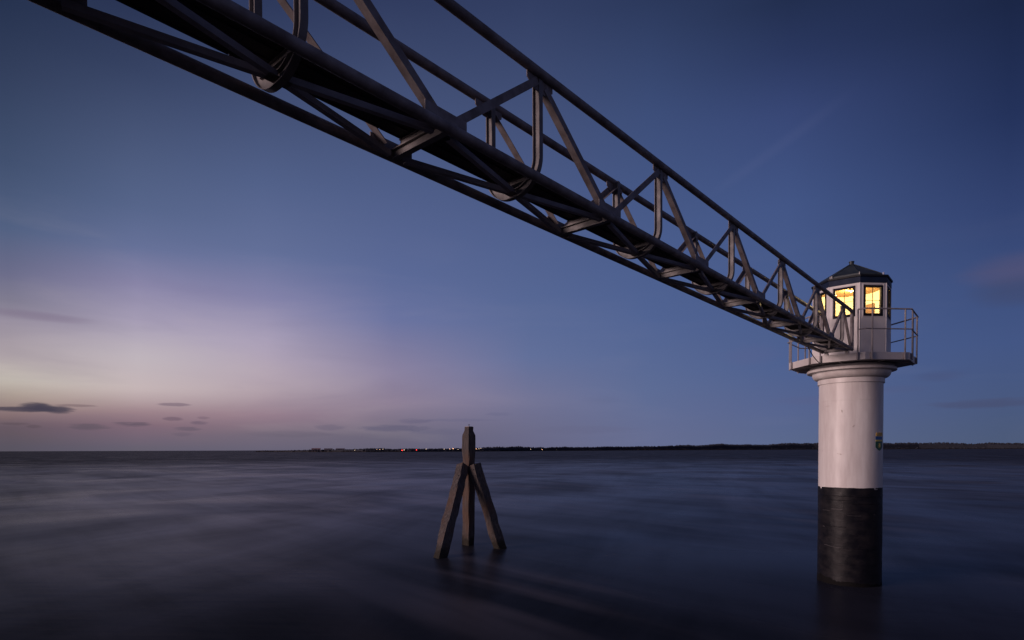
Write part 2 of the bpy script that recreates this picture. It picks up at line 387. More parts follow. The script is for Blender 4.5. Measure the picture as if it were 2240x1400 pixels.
# wood along the shore: thousands of small leaf clumps
ico = [(0, 0, 1)]+[(.9*cos(2*pi*i/5), .9*sin(2*pi*i/5), .35) for i in range(5)]+[(.9*cos(2*pi*(i+.5)/5), .9*sin(2*pi*(i+.5)/5), -.4) for i in range(5)]+[(0, 0, -1)]
icf = [(0, 1+i, 1+(i+1) % 5) for i in range(5)]+[(1+i, 6+i, 1+(i+1) % 5) for i in range(5)]+[(1+(i+1) % 5, 6+i, 6+(i+1) % 5) for i in range(5)]+[(11, 6+(i+1) % 5, 6+i) for i in range(5)]
rnd = random.Random(3)
tb = MB()
def tree_h(x):
    b_ = .95+.20*noise.noise((x*.02, 0, 0))+.14*noise.noise((x*.07, 5, 0))+.07*noise.noise((x*.25, 9, 0))
    return max(1.5, interp(x, 2)/FPX*interp(x, 1)*b_*(.90 if x > 1190 else 1)+2.0)
vs = []; fs = []; xs2 = [600+2*i for i in range(911)]
for i, x in enumerate(xs2):   # dense inner mass of the wood, 25 m deep
    D = interp(x, 1)+22; d = shore_pt(x, 1.0); h_ = tree_h(x)*(.84+.05*noise.noise((x*.6, 1, 3)))
    vs += [d*D, d*D+Vector((0, 0, h_*.8)), d*(D+9)+Vector((0, 0, h_)), d*(D+34)+Vector((0, 0, h_*.9)), d*(D+36)]
for i in range(len(xs2)-1):
    for k in range(4): a = i*5+k; fs.append((a, a+5, a+6, a+1))
tb.add(vs, fs)
x = 565.0
while x < 2420:
    D = interp(x, 1); hp = interp(x, 2)
    hm = hp/FPX*D*(1+.0*x)
    bumpy = .95+.20*noise.noise((x*.02, 0, 0))+.14*noise.noise((x*.07, 5, 0))+.07*noise.noise((x*.25, 9, 0))
    hm = max(1.5, hm*bumpy*(.90 if x > 1190 else 1)+2.0)
    if 1190 < x < 1480: hm *= .92
    z = 1.0
    while z < hm:
        dd = D + rnd.uniform(12, 60)+z*2
        c = shore_pt(x+rnd.uniform(-3, 3), 1.0)*dd + Vector((0, 0, z))
        s_ = rnd.uniform(1.6, 3.2)*(.66 if z > hm*.7 else .95)*(D/1900)
        rot = Matrix.Rotation(rnd.uniform(0, 6), 3, 'Z') @ Matrix.Rotation(rnd.uniform(0, 3), 3, 'X')
        tb.add([c + rot @ Vector((v[0]*s_*rnd.uniform(.8, 1.25), v[1]*s_, v[2]*s_*rnd.uniform(.7, 1.2))) for v in ico], icf)
        z += rnd.uniform(.8, 1.5)*(D/2000)
    x += rnd.uniform(1.0, 2.2)
tag(tb.build('shore_wood', M['tree']), 'dark low wood running along the far shore on the horizon', 'trees', kind='stuff')
# reed fringe below the wood
rb = MB()
for x in range(1190, 2300, 3):
    D = interp(x, 1)-6; h_ = 3.0+1.6*noise.noise((x*.05, 2, 0))+(2.0 if 1395 < x < 1500 else 0)
    c = shore_pt(x, 1.0)*(D+rnd.uniform(-4, 4)); s_ = 4.2
    tb2 = [c+Vector((v[0]*s_, v[1]*s_, h_*.5+v[2]*h_*.5)) for v in ico]; rb.add(tb2, icf)
tag(rb.build('reed_fringe', M['reed']), 'brown reed fringe at the waterline of the far right shore', 'reeds', kind='stuff')
# three long low sheds
shed_lab = ['long low shed with a reddish roof, leftmost on the far shore', 'long grey shed, middle one of three on the far shore', 'long grey shed, rightmost of three beside the dark trees']
for i, (xa, xb_, ht) in enumerate(((682, 701, 8.6), (709.5, 727, 8.0), (735, 754, 8.0))):
    D = 1500; a = shore_pt(xa, D); b = shore_pt(xb_, D); cc = (a+b)/2; ln = (b-a).length
    root = empty('shed', cc+Vector((0, 0, 1.0))); root.rotation_euler.z = atan2((b-a).y, (b-a).x)
    tag(root, shed_lab[i], 'shed', 'sheds on the far shore')
    w_ = MB(); w_.box((0, 9, ht*.32), ln, 18, ht*.64); w_.build('wall', M['shed'], root)
    r_ = MB(); h2 = ht*.64
    r_.add([(-ln/2-.6, -.8, h2+.01), (ln/2+.6, -.8, h2+.01), (ln/2+.6, 18.8, h2+.01), (-ln/2-.6, 18.8, h2+.01), (-ln/2-.6, 9, ht), (ln/2+.6, 9, ht)],
           [(0, 1, 5, 4), (2, 3, 4, 5), (0, 4, 3), (1, 2, 5), (0, 3, 2, 1)]); r_.build('roof', M['shedroof'] if i == 0 else M['shed'], root)
    for k in range(3): d_ = MB(); d_.box((-ln*.3+k*ln*.3, -.06, h2*.38), 3.4, .1, h2*.72); d_.build('shed_door', M['iron'], root)
# lamps along the far shore
lamps = [(776, 985, 'p', 1), (824, 983.3, 'w', 1), (831, 983.3, 'w', 1), (837.5, 982.3, 'p', 1), (879.5, 985.2, 'r', 2.2), (884, 984.2, 'p', 1.4), (911, 984, 'r', 1.7), (932, 982.5, 'p', 1),
         (971.5, 982.5, 'p', 1.1), (983.5, 982.2, 'w', 1.1), (991, 981.5, 'w', 1.6), (1002, 983.5, 'p', 1), (1042, 982, 'w', 1.2), (1048, 981.7, 'p', 1), (1052, 981.4, 'p', 1), (1161, 983, 'p', .9),
         (1186, 983.2, 'w', 1), (1217, 983, 'p', .9)]
lamp_lab = ['white lamp apart by itself, leftmost on the far shore right of the sheds', 'first of two close warm lamps right of the lone leftmost lamp', 'second of two close warm lamps left of the large red lamp',
 'pale lamp just right of the pair of close warm lamps', 'large red lamp, brightest on the far shore', 'pale yellow lamp touching the large red lamp', 'smaller red lamp right of the large red one',
 'small pale lamp right of the smaller red lamp', 'pale lamp left of the bright orange one before the wooden piles', 'warm lamp next to the bright orange one, on its left', 'bright orange lamp left of the wooden mooring piles',
 'low pale lamp nearest the wooden piles on their left', 'warm lamp immediately right of the wooden mooring pile', 'second pale lamp right of the wooden mooring pile', 'third pale lamp right of the wooden mooring pile',
 'lone faint lamp at the left start of the right-hand wood', 'orange lamp low at the wood, middle of the last three', 'rightmost faint lamp on the far shore']
for (x, y, k, s_), lab in zip(lamps, lamp_lab):
    D = interp(x, 1)-25; d = ray(x, y); dh = math.hypot(d.x, d.y); p = CAM + d*(D/dh); p.z = max(p.z, 2.4)
    root = empty('shore_lamp', (p.x, p.y, 0)); tag(root, lab, 'lamp', 'lamps along the far shore')
    pb = MB(); pb.tube([(0, 0, -.2), (0, 0, p.z-.3)], .12, 6); pb.build('pole', M['iron'], root)
    hb = MB(); r_ = .46*s_*(D/1650)
    hb.lathe([(r_*sin(a_*pi/6)+.001, p.z+.1-r_*cos(a_*pi/6)*.8) for a_ in range(7)], 10)
    hb.build('lamp_head', {'p': M['lamp_pale'], 'w': M['lamp_warm'], 'r': M['lamp_red']}[k], root)

# ------------------------------------------------------------------ mooring dolphin
def timber(mb, a, b, half, yaw, top_len=0, neck=.66, rough=.034, seed=0, nseg=14):
    a = Vector(a); b = Vector(b); ax = (b-a); Ln = ax.length; t = ax.normalized()
    xa = Vector((cos(yaw), sin(yaw), 0)); xa = (xa-t*xa.dot(t)).normalized(); ya = t.cross(xa)
    ch = .12
    base = []
    for sx, sy in ((1, 1), (-1, 1), (-1, -1), (1, -1)):
        if sx*sy > 0: base += [(sx, sy*(1-ch)), (sx*(1-ch), sy)]
        else: base += [(sx*(1-ch), sy), (sx, sy*(1-ch))]
    rows = [i/nseg for i in range(nseg+1)]
    if top_len:
        rows = [r_ for r_ in rows if r_ < 1-(top_len*1.9)/Ln]+[1-top_len*1.75/Ln, 1-top_len*.8/Ln, 1-top_len*.75/Ln, 1]
    vs = []; n = len(base)
    for r_ in rows:
        h_ = half
        d2 = (1-r_)*Ln
        if top_len and d2 < top_len*1.76: h_ = half*(1 if d2 > top_len*1.7 else neck)
        c = a+ax*r_
        for i, (u, v) in enumerate(base):
            q = 1+rough/half*noise.noise((i*3.1+seed, r_*Ln*1.6, seed))*1.6
            vs.append(c+xa*u*h_*q+ya*v*h_*q)
    fs = [(i*n+j, i*n+(j+1) % n, (i+1)*n+(j+1) % n, (i+1)*n+j) for i in range(len(rows)-1) for j in range(n)]
    mb.add(vs, fs); mb.add(vs[-n:], [tuple(range(n))])
Dp = at_water(1024, 1192); base0 = Dp.copy()
root = empty('mooring_dolphin', base0)
tag(root, 'weathered timber mooring dolphin of one upright pile and two raking piles standing in the water', 'mooring dolphin')
topz = (at_depth(1026, 934, Dp.y)).z
def loc(p): return Vector(p)-base0
half = .215
pa = loc(Dp)+Vector((0, 0, -1.5)); pt = loc(Vector((at_depth(1026, 950, Dp.y).x, Dp.y, topz)))
viewyaw = atan2(-Dp.y, -Dp.x)  # toward camera
mb = MB(); timber(mb, pa, pt, half, viewyaw+R(45), .22, .68, seed=1); mb.build('upright_pile', M['wood'], root)
mb = MB(); mb.box((pt.x, pt.y, pt.z+.012), .27, .27, .022, Matrix.Rotation(viewyaw+R(45), 3, 'Z')); mb.build('pile_cap', M['woodtop'], root)
mb = MB(); mb.tube([(pt.x, pt.y, pt.z+.02), (pt.x, pt.y, pt.z+.11)], .014, 8); mb.tube([(pt.x, pt.y, pt.z+.10), (pt.x, pt.y, pt.z+.125)], .033, 8); mb.build('iron_pin', M['iron'], root)
Lb = at_water(963, 1219); Lt = at_depth(1013, 1019, Dp.y-.45)
Rb = at_water(1094, 1199); Rt_ = at_depth(1038, 1016, Dp.y-.50)
for i, (b_, t_, ya) in enumerate(((Lb, Lt, R(38)), (Rb, Rt_, R(38)))):
    d = (t_-b_); bb = b_-d.normalized()*1.2
    mb = MB(); timber(mb, loc(bb), loc(t_), .222, viewyaw+ya, nseg=16, seed=4+i*3); o = mb.build('raking_pile', M['wood'], root)
    for k in (.25, .55):
        mb = MB(); q = t_-d.normalized()*k; v = (CAM-q).normalized()
        side = Vector((-1, -.4, 0)).normalized()
        mb.tube([loc(q+v*.12+side*.10), loc(q+v*.24+side*.12)], .028, 8)
        mb.build('bolt_head', M['iron'], root)

# ------------------------------------------------------------------ footbridge (local x along the span, y to the left, z up)
YAW = 0.717; DV = -5.5103; Z0 = 3.6348; HB = 1.402*W; S0 = -0.5748*W; PP = 3.4758*W; HW = .5*W
br = empty('footbridge', (cos(YAW)*DV*W, -sin(YAW)*DV*W, CAMZ+Z0*W))
# local X = (sin yaw, cos yaw), local Y = left = (-cos yaw, sin yaw)
br.rotation_euler = (0, -0.0021, pi/2-YAW)
tag(br, 'long grey steel truss footbridge with pipe chords and black deck leading to the lighthouse', 'footbridge')
RC = .054
SA = S0-2.6*PP; SE = 25.0*W
# chords
arc = lambda cx, cz, r, a0, a1, n: [(cx+r*cos(a0+(a1-a0)*i/n), cz+r*sin(a0+(a1-a0)*i/n)) for i in range(n+1)]
for sgn in (-1, 1):
    y = sgn*HW
    mb = MB(); mb.tube([(SA, y, 0), (SE+.03, y, 0)], RC, 20); mb.build('bottom_chord', M['steel'], br)
    rr = .16
    path = [(SA, y, HB)]+[(a, y, b) for a, b in arc(SE-rr, HB-rr, rr, pi/2, 0, 8)]+[(SE, y, .04)]
    mb = MB(); mb.tube(path, RC*.98, 20); mb.build('top_chord', M['steel'], br)
# U frames: bent I beams
def ibeam(d, b, tw, tf):   # d depth (b-axis), b width (a-axis)
    return [(-b/2, -d/2), (b/2, -d/2), (b/2, -d/2+tf), (tw/2, -d/2+tf), (tw/2, d/2-tf), (b/2, d/2-tf), (b/2, d/2), (-b/2, d/2), (-b/2, d/2-tf), (-tw/2, d/2-tf), (-tw/2, -d/2+tf), (-b/2, -d/2+tf)]
def uframe():
    d = .10; ro = .375; ri = ro-d/2    # centre-line radius
    yc = HW-.005-d/2; zb = -.100; zc = zb+ro
    path = []; nr = []
    path.append((0, -yc, HB-RC*.1)); nr.append((0, -1, 0))
    path.append((0, -yc, zc+.001)); nr.append((0, -1, 0))
    for i in range(1, 13):
        a = pi+ (pi/2)*i/12; path.append((0, -yc+ri+ri*cos(a), zc+ri*sin(a))); nr.append((0, cos(a), sin(a)))
    for i in range(0, 13):
        a = -pi/2+(pi/2)*i/12; path.append((0, yc-ri+ri*cos(a), zc+ri*sin(a))); nr.append((0, cos(a), sin(a)))
    path.append((0, yc, HB-RC*.1)); nr.append((0, 1, 0))
    # drop near-duplicates
    P2 = [path[0]]; N2 = [nr[0]]
    for p, n_ in zip(path[1:], nr[1:]):
        if (Vector(p)-Vector(P2[-1])).length > .004: P2.append(p); N2.append(n_)
    mb = MB(); mb.sweep(P2, ibeam(d, .068, .007, .009), N2); return mb.mesh('u_frame', M['steel_pale'])
um = uframe()
# gussets
def top_gusset():
    mb = MB(); a = .235
    mb.prism([(-a, 0, -RC*.7), (-a, 0, -.115), (-.10, 0, -.20), (.10, 0, -.20), (a, 0, -.115), (a, 0, -RC*.7)], (0, .010, 0)); return mb
def bot_gusset():
    mb = MB(); a = .27
    mb.prism([(-a, 0, RC*.6), (a, 0, RC*.6), (a, 0, .155), (-a, 0, .155)], (0, .010, 0)); return mb
tg = top_gusset().mesh('gusset_plate', M['steel']); bg_ = bot_gusset().mesh('gusset_plate', M['steel'])
def angle(sz, th): return [(-sz/2, 0), (sz/2, 0), (sz/2, th), (-sz/2+th, th), (-sz/2+th, sz), (-sz/2, sz)]
def diag(up_):
    mb = MB(); L_ = PP/2
    if up_: p = [(-L_+.13, 0, .10), (-.06, 0, HB-.09)]
    else: p = [(.09, 0, HB-.12), (L_-.10, 0, .10)]
    mb.sweep(p, angle(.086, .008), (0, 1, 0)); return mb.mesh('diagonal_brace', M['steel'])
dU, dD = diag(True), diag(False)
for n in range(-2, 8):
    s = S0+n*PP
    link('u_frame', um, br, (s, 0, 0))
    for sgn in (-1, 1):
        yo = sgn*HW
        link('gusset_plate', tg, br, (s, yo-sgn*.021-.005, HB))
        o = link('diagonal_brace', dU, br, (s, yo+.004 if sgn < 0 else yo-.004, 0)); o.scale.y = -sgn if True else 1
        if n < 7:
            o = link('diagonal_brace', dD, br, (s, yo+.004 if sgn < 0 else yo-.004, 0)); o.scale.y = -sgn
        else:
            mb = MB(); mb.sweep([(.08, 0, HB-.12), (SE-s-.04, 0, .10)], angle(.066, .008), (0, -sgn, 0)); mb.build('diagonal_brace', M['steel'], br, (s, yo-sgn*.004, 0))
        if n >= -1 or True:
            link('gusset_plate', bg_, br, (s-PP/2, yo-.005, 0))
# cross beams with packers, at nodes between frames
cb = MB(); cb.sweep([(0, -HW+.01, -.003), (0, HW-.01, -.003)], ibeam(.10, .075, .007, .009), (0, 0, 1)); cbm = cb.mesh('cross_beam', M['steel_pale'])
pk = MB(); pk.sweep([(0, -.265, 0), (0, .265, 0)], ibeam(.062, .06, .02, .008), (0, 0, 1)); pkm = pk.mesh('deck_packer', M['steel_pale'])
for n in range(-3, 8):
    s = S0+(n+.5)*PP
    if n == 7: s = SE-.10
    link('cross_beam', cbm, br, (s, 0, 0)); link('deck_packer', pkm, br, (s, 0, .081))
for n in range(-2, 8): link('deck_packer', pkm, br, (S0+n*PP, 0, .081))
# lower bracing: angles from beam ends to frame centres
for n in range(-2, 8):
    s = S0+n*PP
    for sx in (-1, 1):
        for sy in (-1, 1):
            e = PP/2-.10
            if n == 7 and sx > 0: e = SE-.10-s-.06
            pth = [(sx*.03, sy*.015, -.062), (sx*e, sy*(HW-.085), -.062)]
            mb = MB(); mb.sweep(pth[::-1] if sx > 0 else pth, angle(.056, .007), (0, 0, 1))
            if n in (-2,) or n == 7: mb.build('wind_brace', M['brace'], br, (s, 0, 0))
            else:
                key = (sx, sy); cache = globals().setdefault('WB', {})
                if key not in cache: cache[key] = mb.mesh('wind_brace', M['brace'])
                link('wind_brace', cache[key], br, (s, 0, 0))
    mb = None
pl = MB(); pl.box((0, 0, -.058), .20, .12, .008); plm = pl.mesh('splice_plate', M['steel'])
for n in range(-2, 8): link('splice_plate', plm, br, (S0+n*PP, 0, 0))
# deck panels
dk = MB(); dk.box((0, 0, .145), PP/2-.008, .53, .035); dk.box((0, .235, .118), PP/2-.008, .02, .02); dk.box((0, -.235, .118), PP/2-.008, .02, .02)
dk.box((0, .08, .119), PP/2-.008, .014, .016); dk.box((0, -.08, .119), PP/2-.008, .014, .016)
dkm = dk.mesh('deck_panel', M['deck'])
s = SA+PP/4
while s < SE-PP/4: link('deck_panel', dkm, br, (s, 0, 0)); s += PP/2
rem = SE-(s-PP/4)
if rem > .15:
    mb = MB(); mb.box((0, 0, .145), rem-.01, .53, .035); mb.build('deck_panel', M['deck'], br, (s-PP/4+rem/2, 0, 0))
# bearings at the tower end
mb = MB()
for sgn in (-1, 1):
    mb.box((SE-.03, sgn*(HW-.13), -.10), .12, .10, .09); mb.box((SE-.03, sgn*(HW-.13), -.152), .18, .16, .012)
mb.build('bearing', M['floor'], br)

# ------------------------------------------------------------------ lighthouse (local x towards the bridge)
lh = empty('lighthouse', (13.5314*W+.05, 23.8524*W, 0))
OFF = R(0.737)
lh.rotation_euler.z = atan2(-cos(YAW), -sin(YAW))+OFF
tag(lh, 'white round lighthouse tower with a black foot, railed gallery and lit eight-sided cabin', 'lighthouse')
Z = lambda u: CAMZ+u*W       # calibration height -> metres above water
RCY = 1.1287*W
def ringo(mb, prof_, seg=128): mb.lathe(prof_, seg)
zb_, zt_ = Z(-1.53), Z(2.60)
# white shaft with recessed seams
pr_ = [(RCY, zb_-.06)]
for zs in (Z(-.07), Z(1.86)):
    pr_ += [(RCY, zs-.008), (RCY-.006, zs-.005), (RCY-.006, zs+.005), (RCY, zs+.008)]
pr_ += [(RCY, zt_)]
mb = MB(); 
for a_, b_ in zip(pr_, pr_[1:]): mb.lathe([a_, b_], 128)
mb.build('tower_shaft', M['white'], lh)
# black foot with slightly uneven surface and weld bands
mb = MB(); rows = []; nz_ = 70; seg = 128; z0_, z1_ = -1.0, zb_
vs = []; fs = []
for i in range(nz_+1):
    for j in range(seg):
        a = 2*pi*j/seg; z1q = z1_+.010*noise.noise((5*cos(a), 5*sin(a), 1))+.008*noise.noise((19*cos(a), 19*sin(a), 2))
        z = z0_+(z1q-z0_)*i/nz_
        rr = RCY+.004+.010*noise.noise((3*cos(a), 3*sin(a), z*1.5))+.005*noise.noise((9*cos(a), 9*sin(a), z*5))
        vs.append((rr*cos(a), rr*sin(a), z))
for i in range(nz_):
    for j in range(seg): fs.append((i*seg+j, i*seg+(j+1) % seg, (i+1)*seg+(j+1) % seg, (i+1)*seg+j))
mb.add(vs, fs, True); mb.build('tower_foot', M['black'], lh)
for zz, a0, a1 in ((zb_-.42, -40, 12), (zb_-.28, -60, 100), (zb_-.52, 15, 80), (zb_-1.30, -35, 5), (zb_-2.0, 0, 60)):
    mb = MB(); n_ = 30; pth = []; 
    for i in range(n_+1):
        a = R(a0+(a1-a0)*i/n_); rr = RCY+.008; pth.append((rr*cos(a), rr*sin(a), zz+.012*noise.noise((i*.3, zz, 0))))
    mb.tube(pth, .012, 6); mb.build('weld_seam', M['black'], lh)
def on_shaft(x, y):   # point of the shaft surface seen at a pixel
    d = ray(x, y); cx, cy_ = lh.location.x, lh.location.y
    A_ = d.x*d.x+d.y*d.y; B_ = -2*(d.x*cx+d.y*cy_); C_ = cx*cx+cy_*cy_-(RCY+.01)**2
    tt = (-B_-math.sqrt(B_*B_-4*A_*C_))/(2*A_); p = CAM+d*tt
    return Matrix.Rotation(-lh.rotation_euler.z, 3, 'Z') @ (p-Vector((cx, cy_, 0)))
for pp_, r_ in (([(1819, 1113), (1826, 1113.6), (1834, 1114.6), (1843, 1115)], .011), ([(1793, 1113), (1803, 1115.4), (1815, 1116.8)], .005),
                ([(1803, 1190), (1809, 1192), (1818, 1195), (1828, 1197.5), (1839, 1198)], .007), ([(1853, 1128), (1880, 1129), (1914, 1126)], .005),
                ([(1801, 1150), (1804, 1152)], .011), ([(1843, 1095), (1843.5, 1104), (1843, 1114)], .004)):
    mb = MB(); mb.tube([on_shaft(*q_) for q_ in pp_], r_, 6); mb.build('scrape_mark', M['scrape'], lh)
for pp_, r_ in (([(1841, 897), (1842, 902)], .009), ([(1865, 934), (1869, 930)], .008), ([(1838, 993), (1840, 994)], .012), ([(1790, 986), (1800, 986.6)], .004), ([(1831, 992), (1838, 993.5)], .005), ([(1806, 889), (1815, 888)], .004)):
    mb = MB(); mb.tube([on_shaft(*q_) for q_ in pp_], r_, 6); mb.build('rust_mark', M['rustm'], lh)
# wet waterline band
mb = MB(); vs = []; fs = []
for i in range(5):
    for j in range(seg):
        a = 2*pi*j/seg; top = .20+.10*noise.noise((2.2*cos(a), 2.2*sin(a), 4))+.10*cos(a-R(70))*-1
        z = -.6+(top+.6)*i/4; rr = RCY+.018+(.004*noise.noise((6*cos(a), 6*sin(a), z*4)) if i < 4 else -.012)
        vs.append((rr*cos(a), rr*sin(a), z))
for i in range(4):
    for j in range(seg): fs.append((i*seg+j, i*seg+(j+1) % seg, (i+1)*seg+(j+1) % seg, (i+1)*seg+j))
mb.add(vs, fs, True); mb.build('waterline_band', M['wetblack'], lh)
# neck ring, cove, lip
def lring(name, pr2, mat):
    mb = MB()
    for a_, b_ in zip(pr2, pr2[1:]): mb.lathe([a_, b_], 128)
    return mb.build(name, mat, lh)
lring('neck_ring', [(RCY-.02, Z(2.56)), (1.175*W, Z(2.56)), (1.175*W, Z(2.74)), (1.10*W, Z(2.745))], M['white'])
cv = [(1.13*W, Z(2.735))]
for i in range(13):
    a = i/12*pi/2; cv.append(((1.20+.185*sin(a))*W, Z(3.0-.24*cos(a))))
cv.append((1.385*W, Z(3.03)))
mb = MB(); mb.lathe(cv, 128); mb.build('cove_moulding', M['white'], lh)
lring('lip_ring', [(1.30*W, Z(3.025)), (1.56*W, Z(3.03)), (1.575*W, Z(3.04)), (1.575*W, Z(3.125)), (1.56*W, Z(3.14)), (1.30*W, Z(3.15))], M['white'])
mb = MB(); mb.lathe([(1.30*W, Z(3.1)), (1.44*W, Z(3.14)), (1.50*W, Z(3.26)), (1.2*W, Z(3.262))], 128); mb.build('bearing_ring', M['soffit'], lh)
def octv(Rr, z, k): a = R(22.5+45*k); return Vector((Rr*cos(a), Rr*sin(a), z))
# gallery floor: a slab with separate fascia plates
GR = 2.247*W; zg0, zg1 = Z(3.2575), Z(3.5228)
mb = MB(); mb.prism([octv(GR-.03, zg0+.02, k) for k in range(8)], (0, 0, zg1-zg0-.03)); mb.build('gallery_floor', M['soffit'], lh)
# soffit ribs
for k in range(8):
    mb = MB(); a = R(45*k); c = Vector((cos(a), sin(a), 0))*1.78*W; mb.box((c.x, c.y, zg0+.008), .42*W, .03, .05, Matrix.Rotation(a, 3, 'Z')); mb.build('soffit_rib', M['soffit'], lh)
for k in range(8):
    a, b = octv(GR, 0, k), octv(GR, 0, k+1); a2, b2 = octv(GR-.03, 0, k), octv(GR-.03, 0, k+1)
    mb = MB(); mb.add([Vector(p)+Vector((0, 0, z)) for z in (zg0, zg1) for p in (a, b, b2, a2)], [(0, 3, 2, 1), (4, 5, 6, 7), (0, 1, 5, 4), (1, 2, 6, 5), (2, 3, 7, 6), (3, 0, 4, 7)])
    mb.build('fascia_plate', M['floor'], lh)
# railing
rl = empty('railing'); rl.parent = lh
RR = GR+.045/cos(pi/8); zr, zm = Z(5.09), Z(4.36)
def lerp(a, b, t): return a+(b-a)*t
posts = []
pm = MB(); pm.tube([(0, 0, zg0-.012), (0, 0, zr)], .024, 10); pmm = pm.mesh('post', M['rail'])
for k in range(8):
    a, b = octv(RR, 0, k-1), octv(RR, 0, k)
    for t in (.14, .86):
        p = lerp(a, b, t)
        if k == 0: p = lerp(a, b, .145 if t < .5 else .855)
        link('post', pmm, rl, (p.x, p.y, 0)); posts.append(p)
        mb = MB(); u = (b-a).normalized(); nrm = Vector((u.y, -u.x, 0)); q = p-nrm*.028
        mb.box((q.x, q.y, (zg0+zg1)/2), .03, .07, zg1-zg0-.04, Matrix.Rotation(atan2(nrm.y, nrm.x), 3, 'Z')); mb.build('post_bracket', M['rail'], rl)
# rails run from the post right of the opening all the way round to the post left of it
aL, bR = octv(RR, 0, -1), octv(RR, 0, 0)
pstart = lerp(aL, bR, .855); pend = lerp(aL, bR, .145)
for z, r_ in ((zr, .024), (zm, .019)):
    pts = [pstart]+[octv(RR, 0, k) for k in range(0, 8)]+[pend]
    full = [Vector((p.x, p.y, z)) for p in pts]
    for a, b in zip(full, full[1:]):
        e = (b-a).normalized()*.006
        mb = MB(); mb.tube([a-e, b+e], r_, 10); mb.build('rail', M['rail'], rl)

# cabin walls with window openings
HR = 1.3872*W; zw0, zw1 = zg1-.005, Z(6.40)
ap = HR*cos(pi/8); fwid = 2*HR*sin(pi/8); TH = .06
ow, oz0, oz1 = .64, Z(5.03), Z(6.17)
def wallpanel(mb, hole):
    # panel coordinates: X outward, Y along the face, Z up ; mitred sides
    inner = (HR-TH/cos(pi/8)); wi = 2*inner*sin(pi/8); ai = ap-TH
    o = [(ap, -fwid/2, zw0), (ap, fwid/2, zw0), (ap, fwid/2, zw1), (ap, -fwid/2, zw1)]
    i_ = [(ai, -wi/2, zw0), (ai, wi/2, zw0), (ai, wi/2, zw1), (ai, -wi/2, zw1)]
    if not hole:
        mb.add(o+i_, [(0, 1, 2, 3), (7, 6, 5, 4), (3, 2, 6, 7), (0, 4, 5, 1)]); return
    h0 = [(ap, -ow/2, oz0), (ap, ow/2, oz0), (ap, ow/2, oz1), (ap, -ow/2, oz1)]
    h1 = [(ai, p[1], p[2]) for p in h0]
    mb.add(o+h0+i_+h1, [(0, 1, 5, 4), (1, 2, 6, 5), (2, 3, 7, 6), (3, 0, 4, 7),
                        (9, 8, 12, 13), (10, 9, 13, 14), (11, 10, 14, 15), (8, 11, 15, 12),
                        (4, 5, 13, 12), (5, 6, 14, 13), (6, 7, 15, 14), (7, 4, 12, 15), (3, 2, 10, 11)])
wmb = MB(); wallpanel(wmb, True); wallm = wmb.mesh('cabin_wall', M['white2'])
wmb = MB(); wallpanel(wmb, False); wallm2 = wmb.mesh('cabin_wall', M['white2'])
# inner lining so the room is cream coloured
def lining(hole):
    mb = MB(); rr = HR-TH/cos(pi/8)-.006; ai = rr*cos(pi/8); wi = 2*rr*sin(pi/8)
    o = [(ai, -wi/2, zw0+.01), (ai, wi/2, zw0+.01), (ai, wi/2, zw1-.02), (ai, -wi/2, zw1-.02)]
    if hole:
        h = [(ai, -ow/2+.0, oz0), (ai, ow/2, oz0), (ai, ow/2, oz1), (ai, -ow/2, oz1)]
        for a_, b_, c_, d_ in ((0, 1, 5, 4), (1, 2, 6, 5), (2, 3, 7, 6), (3, 0, 4, 7)):
            q = (o+h); mb.prism([q[a_], q[b_], q[c_], q[d_]], (-.004, 0, 0))
    else: mb.prism(o, (-.004, 0, 0))
    return mb.mesh('wall_lining', M['cream'])
lin1, lin0 = lining(True), lining(False)
def frame_mesh():
    mb = MB(); t_ = .062; xo = ap+.012; dp = .085
    x = ap-.5*dp+.014
    mb.box((x, 0, oz0+t_/2-.002), dp, ow+.004, t_+.02); mb.box((x, 0, oz1-t_/2+.002), dp, ow+.004, t_)
    for sg in (-1, 1): mb.box((x, sg*(ow/2-t_/2+.001), (oz0+oz1)/2), dp, t_, oz1-oz0-2*t_-.012)
    return mb.mesh('window_frame', M['frame'])
def trim_mesh():
    mb = MB(); t_ = .018; x = ap+.004; o2 = ow/2+.028
    mb.box((x, 0, oz1+.034), .014, 2*o2+t_, t_); mb.box((x, 0, oz0-.034), .018, 2*o2+t_+.02, t_)
    for sg in (-1, 1): mb.box((x, sg*o2, (oz0+oz1)/2), .014, t_, oz1-oz0+.05)
    return mb.mesh('window_trim', M['white2'])
fm, tmh = frame_mesh(), trim_mesh()
iw = ow/2-.062; gz0, gz1 = oz0+.070, oz1-.062
bm1 = MB(); bm1.box((ap-.03, 0, (gz0+gz1)/2), .02, .012, gz1-gz0); barv = bm1.mesh('glazing_bar', M['frame'])
bm2 = MB(); bm2.box((ap-.032, 0, (gz0+gz1)/2), .018, 2*iw, .011); barh = bm2.mesh('glazing_bar', M['frame'])
pmv = MB(); pmv.box((ap-.034, 0, 0), .004, iw-.008, (gz1-gz0)/2-.008); panem = pmv.mesh('pane', M['glass'])
corner = MB(); corner.tube([(0, 0, zw0), (0, 0, zw1)], .012, 8); cmesh = corner.mesh('corner_bead', M['white2'])
